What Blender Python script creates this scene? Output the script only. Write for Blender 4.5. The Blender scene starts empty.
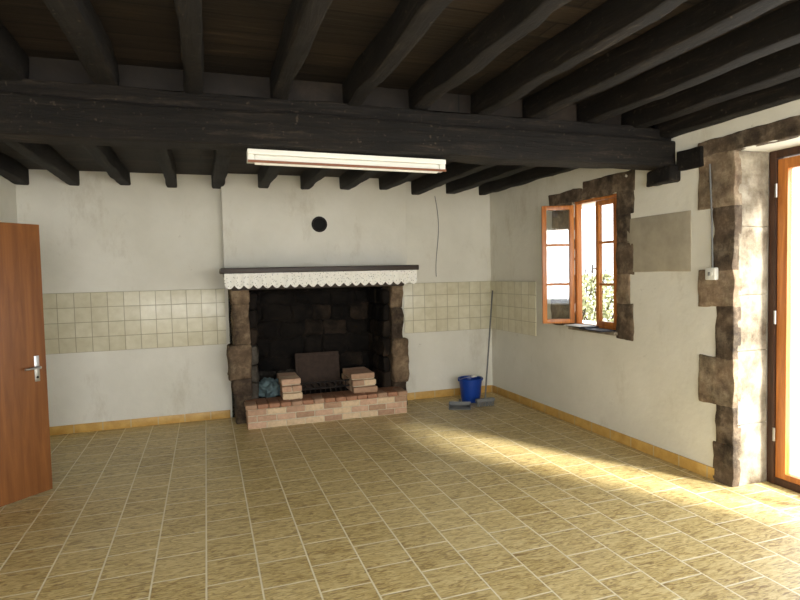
import bpy, bmesh, math, random
from mathutils import Vector, Matrix, noise
random.seed(7)
S=bpy.context.scene
S.view_settings.view_transform='Standard'
D=6.27; R=3.33; L=-1.66; FY=-1.6
# ------------------------------------------------------------ materials
def srgb(r,g,b):
    f=lambda c:(c/255/12.92) if c/255<=.04045 else ((c/255+.055)/1.055)**2.4
    return (f(r),f(g),f(b),1)
class M:
    def __init__(s,name,rough=.7,metal=0,spec=.5):
        s.m=bpy.data.materials.new(name); s.m.use_nodes=True; s.nt=s.m.node_tree; s.n=s.nt.nodes; s.l=s.nt.links
        s.b=s.n['Principled BSDF']; s.b.inputs['Roughness'].default_value=rough; s.b.inputs['Metallic'].default_value=metal
        s.b.inputs['Specular IOR Level'].default_value=spec
        s.tc=s.n.new('ShaderNodeTexCoord').outputs['Object']
    def map(s,scale=(1,1,1),loc=(0,0,0),rot=(0,0,0),src=None):
        k=s.n.new('ShaderNodeMapping'); k.inputs['Scale'].default_value=scale; k.inputs['Location'].default_value=loc; k.inputs['Rotation'].default_value=rot
        s.l.new(src or s.tc,k.inputs['Vector']); return k.outputs[0]
    def noise(s,scale,vec=None,detail=5,rough=.6,dist=0):
        k=s.n.new('ShaderNodeTexNoise'); k.inputs['Scale'].default_value=scale; k.inputs['Detail'].default_value=detail
        k.inputs['Roughness'].default_value=rough; k.inputs['Distortion'].default_value=dist
        s.l.new(vec or s.tc,k.inputs['Vector']); return k.outputs['Fac']
    def ramp(s,fac,stops):
        k=s.n.new('ShaderNodeValToRGB'); e=k.color_ramp.elements
        while len(e)<len(stops): e.new(.5)
        for i,(p,c) in enumerate(stops): e[i].position=p; e[i].color=c
        s.l.new(fac,k.inputs[0]); return k.outputs[0]
    def mix(s,fac,a,b,mode='MIX'):
        k=s.n.new('ShaderNodeMix'); k.data_type='RGBA'; k.blend_type=mode
        for i,v in ((0,fac),(6,a),(7,b)):
            if isinstance(v,(int,float,tuple)): k.inputs[i].default_value=v
            else: s.l.new(v,k.inputs[i])
        return k.outputs[2]
    def col(s,c):
        if isinstance(c,tuple): s.b.inputs['Base Color'].default_value=c
        else: s.l.new(c,s.b.inputs['Base Color'])
    def bump(s,h,strength=.3,dist=.01):
        k=s.n.new('ShaderNodeBump'); k.inputs['Strength'].default_value=strength; k.inputs['Distance'].default_value=dist
        s.l.new(h,k.inputs['Height']); s.l.new(k.outputs[0],s.b.inputs['Normal'])
    def comb(s,order):
        a=s.n.new('ShaderNodeSeparateXYZ'); s.l.new(s.tc,a.inputs[0]); c=s.n.new('ShaderNodeCombineXYZ')
        for i,o in enumerate(order):
            if o is not None: s.l.new(a.outputs[o],c.inputs[i])
        return c.outputs[0]
    def brick(s,vec,w,h,mortar,off=.5,loc=(0,0,0),smooth=.1):
        v=s.map(loc=loc,src=vec)
        k=s.n.new('ShaderNodeTexBrick'); k.offset=off; k.squash=1
        k.inputs['Scale'].default_value=1; k.inputs['Mortar Size'].default_value=mortar; k.inputs['Mortar Smooth'].default_value=smooth
        k.inputs['Brick Width'].default_value=w; k.inputs['Row Height'].default_value=h; k.inputs['Bias'].default_value=0
        k.inputs['Color1'].default_value=(0,0,0,1); k.inputs['Color2'].default_value=(1,1,1,1); k.inputs['Mortar'].default_value=(.5,.5,.5,1)
        s.l.new(v,k.inputs['Vector']); return k.outputs['Color'],k.outputs['Fac']
def plain(name,c,rough=.6,metal=0,var=.12,bs=0,scale=20):
    m=M(name,rough,metal); n=m.noise(scale)
    d=tuple(x*(1-var) for x in c[:3])+(1,); e=tuple(min(1,x*(1+var)) for x in c[:3])+(1,)
    m.col(m.ramp(n,[(.3,d),(.7,e)]))
    if bs: m.bump(n,bs,.005)
    return m.m
def wood(name,dark,light,axis=0,rough=.5,scale=1.,bs=.2):
    m=M(name,rough); sc=[14*scale]*3; sc[axis]=.9*scale
    n=m.noise(2.2,m.map(tuple(sc)),6,.65,.6); m.col(m.ramp(n,[(.3,dark),(.52,tuple((a+b)/2 for a,b in zip(dark,light))),(.72,light)])); m.bump(n,bs,.004); return m.m
BW=lambda v:(v,v,v,1)
mw=M('plaster_white',.85,0,.2)
n1=mw.noise(1.3,detail=6); n2=mw.noise(14,detail=5); n3=mw.noise(2.1,mw.map((1,1,.45),(4,2,7)),8,.75)
base=mw.ramp(n1,[(.3,srgb(212,210,198)),(.7,srgb(228,226,216))])
base=mw.mix(mw.ramp(n3,[(.56,BW(0)),(.76,BW(.5))]),base,srgb(172,162,138))
n5=mw.noise(5,mw.map((1,1,1),(9,1,3)),9,.8); base=mw.mix(mw.ramp(n5,[(.64,BW(0)),(.70,BW(.4))]),base,srgb(140,132,118))
mw.col(base); mw.bump(n2,.35,.012); PLASTER=mw.m

def stone(name,cols,scale=7,big=None):
    m=M(name,.9,0,.2); n=m.noise(scale,detail=9,rough=.72); n2=m.noise(3.4,detail=4)
    a=m.ramp(n,[(.36,cols[0]),(.5,cols[1]),(.64,cols[2])])
    c=m.mix(.45,a,m.ramp(n2,[(.38,cols[0]),(.62,big or cols[2])])); m.col(c); m.bump(n,.9,.025); return m.m
STONE=stone('granite_brown',[srgb(78,66,54),srgb(136,122,102),srgb(186,172,146)],9,srgb(160,134,110))
STONED=stone('granite_dark',[srgb(44,38,33),srgb(94,83,70),srgb(146,132,112)],9,srgb(118,98,80))
STONEL=stone('granite_light',[srgb(84,72,58),srgb(146,136,118),srgb(188,180,162)],4,srgb(178,170,152))
JAMB=stone('smoked_granite',[srgb(52,42,34),srgb(108,92,74),srgb(158,140,114)],8,srgb(126,106,84))
JAMBD=stone('smoked_granite_dark',[srgb(30,25,21),srgb(70,59,49),srgb(116,102,84)],8,srgb(84,70,57))
SOOT=stone('sooted_stone',[srgb(5,4,4),srgb(14,12,10),srgb(34,28,23)],5)
SOOTB=stone('sooted_stone_brown',[srgb(12,10,8),srgb(34,27,21),srgb(62,51,41)],6)
SOOTL=stone('sooted_stone_light',[srgb(18,16,14),srgb(50,46,41),srgb(100,94,85)],6)

def beamm(name,axis,a=(8,6,5),b=(24,19,15),c=(72,62,51)):
    m=M(name,.7,0,.3); sc=[11]*3; sc[axis]=.9
    n=m.noise(2.2,m.map(tuple(sc)),10,.78,.5); n2=m.noise(5,detail=9,rough=.75)
    col=m.ramp(n,[(.38,srgb(*a)),(.55,srgb(*b)),(.72,srgb(*c))])
    col=m.mix(m.ramp(n2,[(.42,BW(0)),(.62,BW(.8))]),col,srgb(*a)); 
    n4=m.noise(38,detail=3); col=m.mix(m.ramp(n4,[(.64,BW(0)),(.72,BW(.4))]),col,srgb(104,92,78)); m.col(col); m.bump(n,1,.02); return m.m
BEAMX=beamm('blackened_oak_x',0); BEAMY=beamm('blackened_oak_y',1)
mp=M('ceiling_planks',.7,0,.3)
bc,bf=mp.brick(mp.comb((0,1,None)),2.6,.17,.006,.37)
n=mp.noise(2.2,mp.map((.8,12,1)),7,.7,.4)
c=mp.ramp(n,[(.3,srgb(13,10,8)),(.55,srgb(38,31,25)),(.8,srgb(84,70,56))]); c=mp.mix(.4,c,mp.ramp(bc,[(0,srgb(12,10,8)),(1,srgb(62,51,42))])); c=mp.mix(bf,c,(.002,.002,.002,1)); mp.col(c); mp.bump(n,.5,.01); PLANK=mp.m

mf=M('floor_tiles',.32,0,.5)
bc,bf=mf.brick(mf.comb((1,0,None)),.255,.255,.0055,.5,(.07,.05,0),.4)
nb=mf.noise(10,mf.map((1.2,5.2,1),rot=(0,0,.75)),6,.62,1.6); nl=mf.noise(1.1,detail=3)
c=mf.ramp(nb,[(.38,srgb(122,92,40)),(.48,srgb(186,160,98)),(.60,srgb(216,196,140))])
c=mf.mix(.18,c,mf.ramp(bc,[(0,srgb(140,116,64)),(1,srgb(222,204,154))]))
c=mf.mix(mf.ramp(nl,[(.35,BW(0)),(.75,BW(.22))]),c,srgb(214,200,156))
c=mf.mix(bf,c,srgb(230,220,190)); mf.col(c)
inv=mf.n.new('ShaderNodeMath'); inv.operation='SUBTRACT'; inv.inputs[0].default_value=1; mf.l.new(bf,inv.inputs[1])
add=mf.n.new('ShaderNodeMath'); add.operation='MULTIPLY_ADD'; add.inputs[1].default_value=.8; mf.l.new(nb,add.inputs[0]); mf.l.new(inv.outputs[0],add.inputs[2])
mf.bump(add.outputs[0],.5,.008)
rr=mf.n.new('ShaderNodeMapRange'); rr.inputs[3].default_value=.26; rr.inputs[4].default_value=.5; mf.l.new(nb,rr.inputs[0]); mf.l.new(rr.outputs[0],mf.b.inputs['Roughness'])
FLOOR=mf.m

def walltile(name,order,loc):
    m=M(name,.3); bc,bf=m.brick(m.comb(order),.1465,.1465,.004,0,loc,.5)
    n=m.noise(11,detail=5); c=m.ramp(n,[(.3,srgb(200,194,166)),(.7,srgb(222,218,196))])
    c=m.mix(.3,c,m.ramp(bc,[(0,srgb(190,182,152)),(1,srgb(230,226,206))]))
    c=m.mix(bf,c,srgb(164,156,130)); m.col(c)
    i=m.n.new('ShaderNodeMath'); i.operation='SUBTRACT'; i.inputs[0].default_value=1; m.l.new(bf,i.inputs[1]); m.bump(i.outputs[0],.5,.006); return m.m
TILEX=walltile('wall_tiles_x',(0,2,None),(1.66,-.7915,0)); TILEY=walltile('wall_tiles_y',(1,2,None),(-D,-.7915,0))
def skirtm(name,order):
    m=M(name,.4); bc,bf=m.brick(m.comb(order),.255,.5,.006,0,(0,.2,0))
    n=m.noise(9); c=m.ramp(n,[(.3,srgb(184,142,70)),(.7,srgb(212,174,100))]); m.col(m.mix(bf,c,srgb(190,170,130))); return m.m
SKX=skirtm('skirting_tiles_x',(0,2,None)); SKY=skirtm('skirting_tiles_y',(1,2,None))
DOORW=wood('door_wood_brown',srgb(106,62,28),srgb(140,90,46),2,.45,.8,.08)
PINE=wood('varnished_pine',srgb(150,84,32),srgb(206,132,62),2,.35,1,.05)
PINED=wood('shadowed_frame',srgb(40,24,16),srgb(84,52,32),2,.6,1,.1)  # frame wood darkened: shadow on the post is put into its colour
OAKD=wood('mantel_oak',srgb(26,18,14),srgb(64,48,38),0,.5)
STEEL=plain('brushed_steel',srgb(190,190,188),.3,1,.05)
WHITE=plain('white_enamel',srgb(222,222,214),.4,0,.03)
BROWNP=plain('brown_trim',srgb(120,70,40),.5)
IRON=plain('cast_iron',srgb(38,33,30),.6,.6,.3,.3)
RUST=plain('rusty_iron',srgb(58,44,35),.8,.2,.3,.4)
BLUE=plain('blue_plastic',srgb(18,62,150),.35,0,.06)
GREYP=plain('grey_plastic',srgb(110,112,112),.5,0,.1)
TEAL=plain('teal_cloth',srgb(78,96,100),.9,0,.6,.5,9)
MORT=plain('mortar',srgb(196,184,160),.95,0,.12,.3)
BR=[plain('brick_%s'%k,c,.85,0,.14,.4,30) for k,c in (('rose',srgb(180,146,120)),('sand',srgb(206,182,150)),('pink',srgb(194,160,134)),('tan',srgb(166,134,108)))]
SLAB=plain('terracotta_slab',srgb(156,112,84),.7,0,.18,.3)
CEM=plain('cement_patch',srgb(164,156,138),.9,0,.14,.3,8)
PAPER=plain('dark_paper',srgb(40,42,52),.6,0,.3)
SHEET=plain('white_paper',srgb(225,225,222),.7,0,.03)
BLACK=plain('black_hole',(.004,.004,.004,1),.9)
GROUND=plain('gravel_ground',srgb(170,164,150),.95,0,.2,.5,30)
LEAF=plain('leaf_green',srgb(150,152,110),.7,0,.3)
BLOCKER=plain('light_blocker_plaster',srgb(150,145,135),.9)  # for the added walls that stop light behind the inner door
ml=M('lace_cotton',.9,0,.1); v=ml.n.new('ShaderNodeTexVoronoi'); v.inputs['Scale'].default_value=55; ml.l.new(ml.tc,v.inputs['Vector'])
ml.col(srgb(238,237,230)); ml.l.new(ml.ramp(v.outputs['Distance'],[(.16,BW(.35)),(.3,BW(1))]),ml.b.inputs['Alpha']); LACE=ml.m
mg=bpy.data.materials.new('window_glass'); mg.use_nodes=True; nt=mg.node_tree; nt.nodes.remove(nt.nodes['Principled BSDF'])
t=nt.nodes.new('ShaderNodeBsdfTransparent'); g=nt.nodes.new('ShaderNodeBsdfGlossy'); g.inputs['Roughness'].default_value=.03
t.inputs[0].default_value=(.97,.98,.98,1); mx=nt.nodes.new('ShaderNodeMixShader'); mx.inputs[0].default_value=.07; nt.links.new(t.outputs[0],mx.inputs[1]); nt.links.new(g.outputs[0],mx.inputs[2]); nt.links.new(mx.outputs[0],nt.nodes['Material Output'].inputs[0]); GLASS=mg

# ------------------------------------------------------------ builder
class B:
    def __init__(s,name): s.name=name; s.bm=bmesh.new(); s.mats=[]
    def mi(s,m):
        if m not in s.mats: s.mats.append(m)
        return s.mats.index(m)
    def merge(s,t,mat,mtx=None,smooth=False):
        i=s.mi(mat)
        if mtx is not None: bmesh.ops.transform(t,matrix=mtx,verts=t.verts)
        for f in t.faces: f.material_index=i; f.smooth=smooth
        me=bpy.data.meshes.new('t'); t.to_mesh(me); t.free(); s.bm.from_mesh(me); bpy.data.meshes.remove(me)
    def box(s,a,b,mat,bev=0,mtx=None,seg=2):
        t=bmesh.new(); bmesh.ops.create_cube(t,size=1)
        a=Vector(a);b=Vector(b); lo=Vector(map(min,a,b)); hi=Vector(map(max,a,b)); d=hi-lo;c=(lo+hi)/2
        for v in t.verts: v.co=Vector((v.co.x*d.x,v.co.y*d.y,v.co.z*d.z))+c
        if bev: bmesh.ops.bevel(t,geom=t.edges[:],offset=min(bev,min(d)*.45),segments=seg,affect='EDGES',profile=.6)
        s.merge(t,mat,mtx)
    def prism(s,pts,z0,z1,mat):
        t=bmesh.new(); lo=[t.verts.new((x,y,z0)) for x,y in pts]; hi=[t.verts.new((x,y,z1)) for x,y in pts]; n=len(pts)
        t.faces.new(lo[::-1]); t.faces.new(hi)
        for i in range(n): t.faces.new((lo[i],lo[(i+1)%n],hi[(i+1)%n],hi[i]))
        bmesh.ops.recalc_face_normals(t,faces=t.faces[:]); s.merge(t,mat)
    def rough(s,a,b,mat,bev=.015,j=.012,step=.08,freq=6,mtx=None):
        t=bmesh.new(); bmesh.ops.create_cube(t,size=1)
        a=Vector(a);b=Vector(b); lo=Vector(map(min,a,b)); hi=Vector(map(max,a,b)); d=hi-lo;c=(lo+hi)/2
        for v in t.verts: v.co=Vector((v.co.x*d.x,v.co.y*d.y,v.co.z*d.z))+c
        for ax in range(3):
            n=int(d[ax]/step)
            for k in range(1,n):
                p=lo.copy(); p[ax]+=d[ax]*k/n; nn=Vector((0,0,0)); nn[ax]=1
                bmesh.ops.bisect_plane(t,geom=t.verts[:]+t.edges[:]+t.faces[:],plane_co=p,plane_no=nn)
        t.normal_update()
        es=[e for e in t.edges if len(e.link_faces)==2 and e.calc_face_angle(0)>1]
        bmesh.ops.bevel(t,geom=es,offset=min(bev,min(d)*.4),segments=2,affect='EDGES',profile=.5)
        for v in t.verts: v.co+=noise.noise_vector(v.co*freq+Vector((3.1,7.7,1.3)))*j+noise.noise_vector(v.co*freq*3)*j*.35
        s.merge(t,mat,mtx,True)
    def cyl(s,p,q,r,mat,r2=None,seg=20,cap=True):
        p=Vector(p);q=Vector(q); t=bmesh.new(); bmesh.ops.create_cone(t,cap_ends=cap,segments=seg,radius1=r,radius2=r if r2 is None else r2,depth=(q-p).length)
        s.merge(t,mat,Matrix.Translation((p+q)/2)@(q-p).to_track_quat('Z','Y').to_matrix().to_4x4(),True)
    def tube(s,pts,r,mat,seg=8):
        for a,b in zip(pts,pts[1:]): s.cyl(a,b,r,mat,seg=seg)
    def lathe(s,prof,c,mat,seg=32):
        t=bmesh.new(); rings=[]
        for r,z in prof: rings.append([t.verts.new((c[0]+r*math.cos(2*math.pi*i/seg),c[1]+r*math.sin(2*math.pi*i/seg),c[2]+z)) for i in range(seg)])
        for a,b in zip(rings,rings[1:]):
            for i in range(seg): t.faces.new((a[i],a[(i+1)%seg],b[(i+1)%seg],b[i]))
        s.merge(t,mat,None,True)
    def done(s,mtx=None,angle=True):
        me=bpy.data.meshes.new(s.name); s.bm.to_mesh(me); s.bm.free()
        for m in s.mats: me.materials.append(m)
        if angle:
            try: me.set_sharp_from_angle(angle=math.radians(40))
            except Exception: pass
        o=bpy.data.objects.new(s.name,me); bpy.context.collection.objects.link(o)
        if mtx is not None: o.matrix_world=mtx
        return o

# ------------------------------------------------------------ shell
b=B('floor'); b.box((-2.7,FY-.1,-.12),(R,7,0),FLOOR); b.box((R,1.2,-.12),(R+.5,2.87,0),FLOOR); b.done()
b=B('wall_back')
b.box((L-.2,D,0),(.42,D+.3,2.8),PLASTER); b.box((1.92,D,0),(R,D+.3,2.8),PLASTER); b.box((.42,D,1.5),(1.92,D+.3,2.8),PLASTER)
b.box((.185,6.12,1.58),(2.185,D,2.56),PLASTER,.008)
b.done()
WO=(4.0,4.61,.95,2.14); DO=(1.2,2.87,2.26); WS=5.4
b=B('wall_right')
X0,X1=R,R+.5
b.box((X0,FY,0),(X1,DO[0],2.8),PLASTER); b.box((X0,DO[0],DO[2]),(X1,DO[1],2.8),PLASTER)
b.box((X0,DO[1],0),(X1,WO[0],2.8),PLASTER); b.box((X0,WO[0],0),(X1,WS,WO[2]),PLASTER); b.box((X0,WO[0],WO[3]),(X1,WS,2.8),PLASTER)
b.prism([(X0,WO[1]),(X0+.08,WO[1]),(X1,WS-.08),(X1,WS),(X0,WS)],WO[2],WO[3],PLASTER)
b.box((X0,WS,0),(X1,D+.3,2.8),PLASTER); b.done()
b=B('wall_left')
b.box((L-.2,FY,0),(L,3.25,2.8),PLASTER); b.box((L-.2,4.12,0),(L,D,2.8),PLASTER); b.box((L-.2,3.25,1.93),(L,4.12,2.8),PLASTER); b.done()
b=B('hall_light_blocker'); b.box((-2.7,2.6,0),(-2.6,4.8,2.8),BLOCKER); b.box((-2.6,2.6,0),(L-.2,2.7,2.8),BLOCKER); b.box((-2.6,4.7,0),(L-.2,4.8,2.8),BLOCKER); b.done()  # unseen backing walls added behind the door opening to stop light leaking in
b=B('wall_front')
b.box((L-.2,FY-.3,0),(R+.5,FY,.8),PLASTER); b.box((L-.2,FY-.3,2.3),(R+.5,FY,2.8),PLASTER)
for x0,x1 in ((L-.2,-1.2),(.5,1.2),(2.9,R+.5)): b.box((x0,FY-.3,.8),(x1,FY,2.3),PLASTER)  # unseen piers; the openings between them are added to let fill light in
b.done()
b=B('ceiling'); b.box((-2.8,FY-.3,2.68),(R+.5,3.5,2.8),PLANK); b.box((-2.8,3.5,2.56),(R+.5,D+.3,2.8),PLANK); b.done()

b=B('baseboard_back'); b.box((L,D-.012,0),(.2,D,.085),SKX,.003); b.box((2.14,D-.012,0),(R,D,.085),SKX,.003); b.done()
b=B('baseboard_right'); b.box((R-.012,3.0,0),(R,D-.012,.085),SKY,.003); b.done()
b=B('baseboard_left'); b.box((L,4.15,0),(L+.012,D-.012,.085),SKY,.003); b.done()
b=B('trim_wall_tiles_back'); b.box((L,D-.012,.7915),(.185,D,1.3775),TILEX,.003); b.box((2.185,D-.012,.7915),(R,D,1.3775),TILEX,.003); b.done()
b=B('trim_wall_tiles_right'); b.box((R-.012,5.26,.7915),(R,D-.012,1.3775),TILEY,.003); b.done()

# ------------------------------------------------------------ ceiling timber
b=B('ceiling_main_beam')
b.rough((L,3.35,2.24),(R,3.56,2.44),BEAMX,.02,.014,.07,3)
b.rough((L,3.39,2.44),(R,3.60,2.53),BEAMX,.012,.014,.08,3)
b.rough((R-.12,3.3,2.12),(R,3.55,2.25),BEAMX,.02,.02,.05,5)
b.rough((R-.04,3.10,2.20),(R,3.32,2.34),BEAMX,.01,.015,.05,5)
b.done()
b=B('ceiling_joists_near')
for i,x in enumerate([-1.33,-.9,-.47,-.02,.44,.89,1.33,1.76,2.18,2.62,3.03]):
    w=.055+random.uniform(-.008,.01)
    b.rough((x-w,FY,2.53+random.uniform(-.015,.01)),(x+w,3.5,2.69),BEAMY,.015,.018,.07,2.6)
b.rough((R-.12,FY,2.46),(R,3.45,2.69),BEAMY,.015,.015,.07,2.6)
b.done()
b=B('ceiling_joists_far')
for i,x in enumerate([-1.6,-1.17,-.73,-.28,.16,.6,1.04,1.48,1.92,2.36,2.8,3.22]):
    w=.055+random.uniform(-.008,.008)
    b.rough((x-w,3.55,2.42+random.uniform(-.01,.01)),(x+w,D,2.57),BEAMY,.015,.014,.07,2.6)
b.done()
b=B('fluorescent_ceiling_light')
lm=Matrix.Translation((.255,3.45,2.235))@Matrix.Rotation(math.radians(.5),4,'Y')
b.box((0,-.05,-.03),(1.24,.05,0),WHITE,.004,lm); b.box((0,-.04,-.07),(.04,.04,-.03),WHITE,.004,lm); b.box((1.20,-.04,-.07),(1.24,.04,-.03),WHITE,.004,lm)
b.box((.04,-.035,-.065),(1.20,.035,-.03),WHITE,.012,lm,4)
b.box((.04,-.012,-.082),(1.2,.012,-.06),WHITE,.009,lm,4)
b.box((0,-.054,-.078),(1.24,-.048,-.064),BROWNP,0,lm); b.done()

# ------------------------------------------------------------ fireplace
b=B('fireplace')
b.rough((.42,6.62,0),(1.92,6.80,1.7),SOOT,.01,.05,.05,7)
b.box((.22,D,0),(.42,6.8,1.7),SOOT); b.box((1.92,D,0),(2.12,6.8,1.7),SOOT)
b.box((.3,6.3,1.58),(2.0,6.85,1.7),BLACK)
b.box((.42,5.98,.0),(1.92,6.7,.20),SOOT)
z=.2
for h in (.2,.17,.22,.18,.19,.16,.16):
    x=.42-random.uniform(0,.15)
    while x<1.92:
        w=random.uniform(.2,.42); x2=min(x+w,1.92)
        if x2-max(x,.42)>.05: b.rough((max(x,.42)-.004,6.60,z-.003),(x2+.004,6.72,z+h+.003),random.choice([SOOT,SOOTB,SOOTL]) if z<.4 else (random.choice([SOOT,SOOT,SOOTB]) if z<1 else SOOT),.035,.035,.04,7)
        x=x2
    for xs in (.40,1.84):
        y=6.0
        while y<6.62:
            w=random.uniform(.18,.32); m_=SOOT if z>.95 else (random.choice([SOOT,SOOTL,SOOTB]) if xs<1 else random.choice([SOOTB,SOOTB,SOOT]))
            if z+h<1.46 or y>6.2: b.rough((xs,y,z),(xs+.09,min(y+w,6.66),z+h),m_,.03,.02,.05,7)
            y+=w
    z+=h
def pillar(x0,x1,zs,out):
    z=.0
    for h,ext,mat in zs:
        a,c=x0,x1
        if out<0: a-=ext
        else: c+=ext
        b.rough((a,5.96-ext*.4,z-.004),(c,D,z+h+.004),mat,.022,.024,.04,6); z+=h
pillar(.245,.41,[(.30,.0,JAMBD),(.16,.02,JAMBD),(.34,.055,JAMB),(.42,0,JAMB),(.26,.01,JAMB)],-1)
pillar(1.93,2.065,[(.30,.03,JAMBD),(.46,.055,JAMB),(.36,0,JAMBD),(.36,0,JAMB)],1)
b.rough((.24,5.92,1.36),(2.08,6.14,1.49),OAKD,.015,.006,.1,4)
b.box((.14,5.70,1.53),(2.17,D,1.585),OAKD,.01); b.box((.18,5.75,1.485),(2.13,D,1.53),OAKD,.014)
HX0,HX1,HY0,HY1,HH=.34,2.0,5.69,5.98,.24
b.box((HX0+.006,HY0+.006,0),(HX1-.006,6.02,HH-.05),MORT)
def bricks_x(x0,x1,y0,y1,z0,n,h=.056,g=.008,Lb=.19):
    for k in range(n):
        z=z0+k*(h+g); x=x0-(Lb/2 if k%2 else 0)
        while x<x1-.01:
            a=max(x,x0); c=min(x+Lb,x1)
            if c-a>.02: b.rough((a,y0,z),(c-g,y1,z+h),random.choice(BR),.006,.003,.1,9)
            x+=Lb
bricks_x(HX0,HX1,HY0,HY0+.09,.003,3)
for xs in ((HX0,HX0+.09),(HX1-.09,HX1)):
    for k in range(3):
        y=HY0+.1-(.05 if k%2 else 0)
        while y<6.0: b.rough((xs[0],y,.003+k*.064),(xs[1],min(y+.18,6.02),.059+k*.064),random.choice(BR),.006,.003,.1,9); y+=.19
x=HX0-.015
while x<HX1:
    b.rough((x,HY0-.02,.195),(min(x+.105,HX1+.02),HY0+.19,HH),random.choice([SLAB,SLAB,BR[3]]),.006,.003,.1,9); x+=.112
y0=HY0+.195
while y0<6.0:
    x=HX0
    while x<HX1: b.box((x,y0,.195),(min(x+.2,HX1),min(y0+.12,6.0),HH-.004),SLAB,.004); x+=.206
    y0+=.126
for x0,x1 in ((.70,.90),(1.44,1.70)):
    for k in range(3):
        y=5.79+k*.05
        b.box((x0+.01,y+.01,HH+k*.066-.01),(x1-.01,6.3,HH+k*.066+.05),MORT)
        while y<6.28:
            if k%2==0: b.rough((x0,y,HH+k*.066),(x1,y+.1,HH+k*.066+.058),random.choice(BR),.007,.004,.08,9)
            else:
                m=(x0+x1)/2
                for q in ((x0,m-.004),(m+.004,x1)): b.rough((q[0],y,HH+k*.066),(q[1],y+.1,HH+k*.066+.058),random.choice(BR),.007,.004,.08,9)
            y+=.108
b.done()
b=B('cast_iron_fireback'); mt=Matrix.Translation((1.17,6.34,.205))@Matrix.Rotation(math.radians(-10),4,'X')
b.box((-.25,-.015,0),(.25,.015,.42),RUST,.006,mt); b.box((-.22,-.022,.03),(.22,-.01,.39),RUST,.006,mt)
b.done()
b=B('fire_grate')
for z in (.30,.36): b.cyl((.91,5.95,z),(1.43,5.95,z),.009,IRON,seg=10)
for i in range(9): b.cyl((.95+i*.055,5.95,.245),(.95+i*.055,5.95,.37),.006,IRON,seg=8)
for i in range(6): b.cyl((.97+i*.08,5.95,.30),(.97+i*.08,6.25,.30),.007,IRON,seg=8)
for x in (.95,1.39): b.cyl((x,6.24,.2),(x,6.24,.31),.008,IRON,seg=8)
b.done()
b=B('crumpled_cloth'); t=bmesh.new(); bmesh.ops.create_icosphere(t,subdivisions=5,radius=1)
for v in t.verts:
    d=v.co.copy(); v.co=Vector((d.x*.12,d.y*.09,max(d.z,-.5)*.11))*(1+.5*noise.noise(d*2.6)+.25*abs(noise.noise(d*7))) 
b.merge(t,TEAL,Matrix.Translation((.60,6.10,HH+.05)),True); b.done(angle=False)
b=B('lace_valance'); t=bmesh.new(); N=280; xs0,xs1=.17,2.14
top=[];mid=[];bot=[]
for i in range(N+1):
    u=i/N; x=xs0+(xs1-xs0)*u; y=5.688-.006*math.sin(u*150); ph=u*22
    zb=1.415-.035*abs(math.sin(ph*math.pi))
    top.append(t.verts.new((x,5.692,1.530))); mid.append(t.verts.new((x,y,1.47))); bot.append(t.verts.new((x,y-.004,zb)))
for i in range(N):
    t.faces.new((top[i],top[i+1],mid[i+1],mid[i])); t.faces.new((mid[i],mid[i+1],bot[i+1],bot[i]))
b.merge(t,LACE,None,True); b.done(angle=False)
b=B('flue_hole_collar'); b.lathe([(.085,0),(.085,.012),(.070,.012),(.066,-.002)],(0,0,0),IRON); b.lathe([(.068,.002),(.0001,.002)],(0,0,0),BLACK)
b.done(Matrix.Translation((1.185,6.12,2.045))@Matrix.Rotation(math.radians(90),4,'X'))

# ------------------------------------------------------------ stone surrounds
def quoins(name,lst):
    b=B(name)
    for y0,y1,z0,z1,mat in lst: b.rough((R-.009,y0,z0-.003),(R+.06,y1,z1+.003),mat,.008,.012,.035,8)
    return b.done()
quoins('door_stone_surround',[(2.855,3.02,0,.28,STONED),(2.855,2.99,.28,.54,STONED),(2.855,3.14,.54,.87,STONE),(2.855,3.0,.87,1.22,STONED),(2.855,3.15,1.22,1.47,STONE),(2.855,3.02,1.47,1.9,STONED),(2.855,3.15,1.9,2.26,STONE),(1.0,3.16,2.26,2.37,STONED)])
b=B('door_stone_reveal')
z=0
for h in (.42,.5,.38,.46,.5): b.rough((R+.03,2.855,z),(R+.30,2.90,z+h),STONEL,.008,.006,.06,6); z+=h
b.done()
quoins('window_stone_surround',[(3.80,4.0,.9,1.2,STONED),(3.84,4.0,1.2,1.45,STONE),(3.79,4.0,1.45,1.72,STONED),(3.83,4.0,1.72,1.95,STONED),(3.79,4.0,1.95,2.15,STONED),
  (4.61,4.98,.95,1.2,STONED),(4.61,4.92,1.2,1.5,STONED),(4.61,5.0,1.5,1.82,STONED),(4.61,4.95,1.82,2.14,STONE),(3.78,4.45,2.14,2.30,STONED),(4.45,5.0,2.14,2.25,STONED)])
b=B('trim_window_sill'); b.box((R-.05,3.98,.925),(R+.46,4.63,.955),STONEL,.006); b.done()
b=B('cement_wall_patch'); b.rough((R-.006,3.215,1.465),(R+.02,3.87,1.905),CEM,.004,.003,.1,4); b.done()

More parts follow.
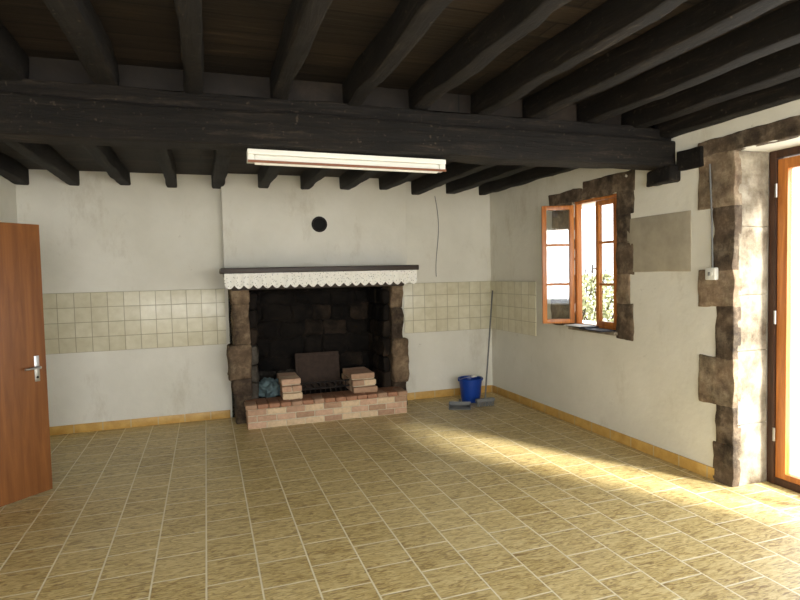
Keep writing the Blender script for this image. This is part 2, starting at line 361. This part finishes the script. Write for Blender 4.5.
# ------------------------------------------------------------ window
b=B('window_1'); fx=R+.02
def frame(bb,y0,y1,z0,z1,x0,x1,w,mat,mtx=None):
    bb.box((x0,y0,z0),(x1,y0+w,z1),mat,.004,mtx); bb.box((x0,y1-w,z0),(x1,y1,z1),mat,.004,mtx)
    bb.box((x0,y0+w,z0),(x1,y1-w,z0+w),mat,.004,mtx); bb.box((x0,y0+w,z1-w),(x1,y1-w,z1),mat,.004,mtx)
frame(b,4.0,4.61,.955,2.14,fx,fx+.06,.03,PINE)
def leaf(bb,w,h,mtx):
    frame(bb,0,w,0,h,-.02,.02,.042,PINE,mtx)
    for k in (1,2): bb.box((-.012,.042,h*k/3-.011),(.012,w-.042,h*k/3+.011),PINE,.003,mtx)
    bb.box((-.002,.042,.042),(.002,w-.042,h-.042),GLASS,0,mtx)
leaf(b,.275,1.12,Matrix.Translation((fx+.02,4.03,.985)))
leaf(b,.30,1.12,Matrix.Translation((fx-.02,4.60,.985))@Matrix.Rotation(math.radians(180-112),4,'Z'))
b.cyl((fx,4.295,1.5),(fx-.04,4.295,1.5),.008,STEEL); b.box((fx-.045,4.287,1.46),(fx-.035,4.303,1.54),STEEL,.003)
b.done()
b=B('paper_stack'); mt=Matrix.Translation((R-.02,4.3,.9555))
b.box((-.13,-.27,0),(.03,.02,.012),PAPER,.002,mt); b.box((-.12,-.05,.012),(.03,.24,.024),PAPER,.002,mt); b.box((-.14,.02,.024),(.02,.22,.030),SHEET,.002,mt@Matrix.Rotation(.15,4,'Z')); b.done()

# ------------------------------------------------------------ glazed entrance door
b=B('door_2'); x0=R+.30; x1=R+.37
frame(b,1.2,2.855,0.0,2.26,x0,x1,.05,PINED)
def gleaf(y0,y1):
    frame(b,y0,y1,.02,2.2,x0+.01,x1-.015,.07,PINE)
    b.box((x0+.032,y0+.07,.09),(x0+.036,y1-.07,2.13),GLASS)
gleaf(2.035,2.80)
for z in (.3,1.1,1.95): b.cyl((x0+.0,2.803,z),(x0+.0,2.803,z+.09),.009,STEEL)
b.done()

# ------------------------------------------------------------ brown interior door (open)
b=B('door_1'); W=.78; H=1.895
b.box((0,-.02,.012),(W,.02,H),DOORW,.003)
b.box((W-.085,-.024,.80),(W-.05,-.018,.98),STEEL,.002)
b.cyl((W-.068,-.02,.90),(W-.068,-.065,.90),.009,STEEL); b.cyl((W-.068,-.062,.90),(W-.17,-.062,.90),.008,STEEL)
b.cyl((W-.068,-.02,.83),(W-.068,-.028,.83),.008,IRON)
for z in (.2,1.65): b.cyl((0,-.022,z),(0,-.022,z+.09),.008,STEEL)
b.done(Matrix.Translation((-1.655,4.065,0))@Matrix.Rotation(math.radians(45),4,'Z'))
b=B('trim_door_frame'); b.box((L-.2,3.25,0),(L+.012,3.28,1.93),DOORW); b.box((L-.2,4.09,0),(L+.012,4.12,1.93),DOORW); b.box((L-.2,3.25,1.90),(L+.012,4.12,1.945),DOORW); b.done()

# ------------------------------------------------------------ bucket, broom, dustpan
b=B('plastic_bucket'); c=(2.86,5.92,0)
b.lathe([(.0001,.006),(.098,.006),(.104,0),(.108,.01),(.132,.25),(.145,.252),(.147,.265),(.142,.272),(.128,.268),(.104,.02),(.0001,.02)],c,BLUE)
pts=[(c[0]+.145*math.cos(a),c[1]-.10*math.sin(a),.255+.05*math.sin(a)) for a in [math.pi*i/14 for i in range(15)]]
b.tube(pts,.004,STEEL); b.cyl(pts[6],pts[8],.010,WHITE)
for sx in (-1,1): b.cyl((c[0]+sx*.137,c[1],.255),(c[0]+sx*.155,c[1],.255),.012,BLUE)
b.done()
b=B('broom'); top=Vector((3.29,6.16,1.26)); bot=Vector((2.89,5.62,.07))
b.cyl(bot,top,.009,GREYP); b.box((2.78,5.59,.055),(3.00,5.65,.09),GREYP,.01)
for i in range(22):
    for j in range(4):
        x=2.79+i*.0095; y=5.598+j*.014; b.cyl((x,y,.06),(x+random.uniform(-.01,.01),y+random.uniform(-.01,.01),.002),.0022,GREYP,seg=5)
b.done()
b=B('dustpan'); mt=Matrix.Translation((2.60,5.66,.0))@Matrix.Rotation(math.radians(-25),4,'Z')
b.box((-.12,-.1,.002),(.12,.1,.008),GREYP,.002,mt); b.box((-.12,.09,.002),(.12,.1,.05),GREYP,.002,mt)
for sx in (-.12,.114): b.box((sx,-.08,.002),(sx+.006,.1,.035),GREYP,.002,mt)
b.box((-.013,.1,.03),(.013,.26,.045),GREYP,.004,mt); b.done()
b=B('light_switch'); b.box((R-.055,2.965,1.405),(R-.018,3.045,1.49),WHITE,.008); b.cyl((R-.055,3.005,1.447),(R-.060,3.005,1.447),.024,WHITE); b.box((R-.066,2.998,1.435),(R-.058,3.012,1.46),GREYP,.002)
b.tube([(R-.03,3.005,1.49),(R-.03,3.01,1.8),(R-.03,3.03,2.2)],.006,GREYP); b.done()
b=B('hanging_cable'); pts=[(2.60+.03*math.sin(k*.35)+k*.002,D-.009,2.40-k*.068) for k in range(15)]; b.tube(pts,.004,GREYP); b.done()

# ------------------------------------------------------------ outside
b=B('ground_outside'); b.box((R+.5,-12,-.2),(22,22,-.05),GROUND); b.box((-12,-16,-.2),(22,FY-.3,-.05),GROUND); b.done()
b=B('garden_shrub'); t=bmesh.new()
for i in range(2600):
    a=random.uniform(0,6.28); r=random.random()**.5; z=random.random()
    p=Vector((6.0+.8*r*math.cos(a)*(1.1-z*.5),7.9+1.2*r*math.sin(a)*(1.1-z*.5),-.05+1.45*z)); n=Vector([random.gauss(0,1) for _ in range(3)]).normalized(); u=n.orthogonal().normalized()*.045; w=n.cross(u).normalized()*.025
    t.faces.new([t.verts.new(p+q) for q in (-u,w,u,-w)])
b.merge(t,LEAF); 
for i in range(14): b.cyl((6.0+random.uniform(-.2,.2),7.9+random.uniform(-.6,.6),-.05),(6.0+random.uniform(-.5,.5),7.9+random.uniform(-.9,.9),1.5),.018,RUST,.006,seg=6)
b.done(angle=False)

# ------------------------------------------------------------ light
w=bpy.data.worlds.new('World'); S.world=w; w.use_nodes=True; bg=w.node_tree.nodes['Background']; bg.inputs[0].default_value=(.90,.95,1,1); bg.inputs[1].default_value=3.2
def light(name,kind,loc,dirv,energy,color=(1,1,1),**k):
    l=bpy.data.lights.new(name,kind); l.energy=energy; l.color=color
    for a,v in k.items(): setattr(l,a,v)
    o=bpy.data.objects.new(name,l); bpy.context.collection.objects.link(o); o.location=loc; o.rotation_euler=Vector(dirv).to_track_quat('-Z','Y').to_euler(); return o
light('sun','SUN',(8,-5,6),(-1.4,2.45,-1.75),18,(1,.96,.88),angle=math.radians(9))
light('fill_light_left','AREA',(-.35,FY-.05,1.6),(0,1,-.05),98,(1,.97,.92),shape='RECTANGLE',size=1.6,size_y=1.4)  # added fill lamp, out of view behind the camera
light('fill_light_right','AREA',(2.05,FY-.05,1.6),(-.1,1,-.05),98,(1,.97,.92),shape='RECTANGLE',size=1.6,size_y=1.4)  # second added fill lamp behind the camera, brightens the room
light('door_daylight','AREA',(R+.48,2.0,1.2),(-1,.1,-.1),45,(.97,.98,1),shape='RECTANGLE',size=1.5,size_y=2.1)

# ------------------------------------------------------------ camera
yaw,pit,rol=.3288,-.0474,-.0222
fw=Vector((math.sin(yaw)*math.cos(pit),math.cos(yaw)*math.cos(pit),math.sin(pit))); r0=Vector((math.cos(yaw),-math.sin(yaw),0)); u0=r0.cross(fw)
r=r0*math.cos(rol)+u0*math.sin(rol); u=-r0*math.sin(rol)+u0*math.cos(rol)
cd=bpy.data.cameras.new('camera'); cd.sensor_width=36; cd.lens=568.02/800*36; cd.clip_start=.05
c=bpy.data.objects.new('camera',cd); bpy.context.collection.objects.link(c)
m=Matrix((r,u,-fw)).transposed().to_4x4(); m.translation=Vector((0,0,1.5)); c.matrix_world=m; S.camera=c
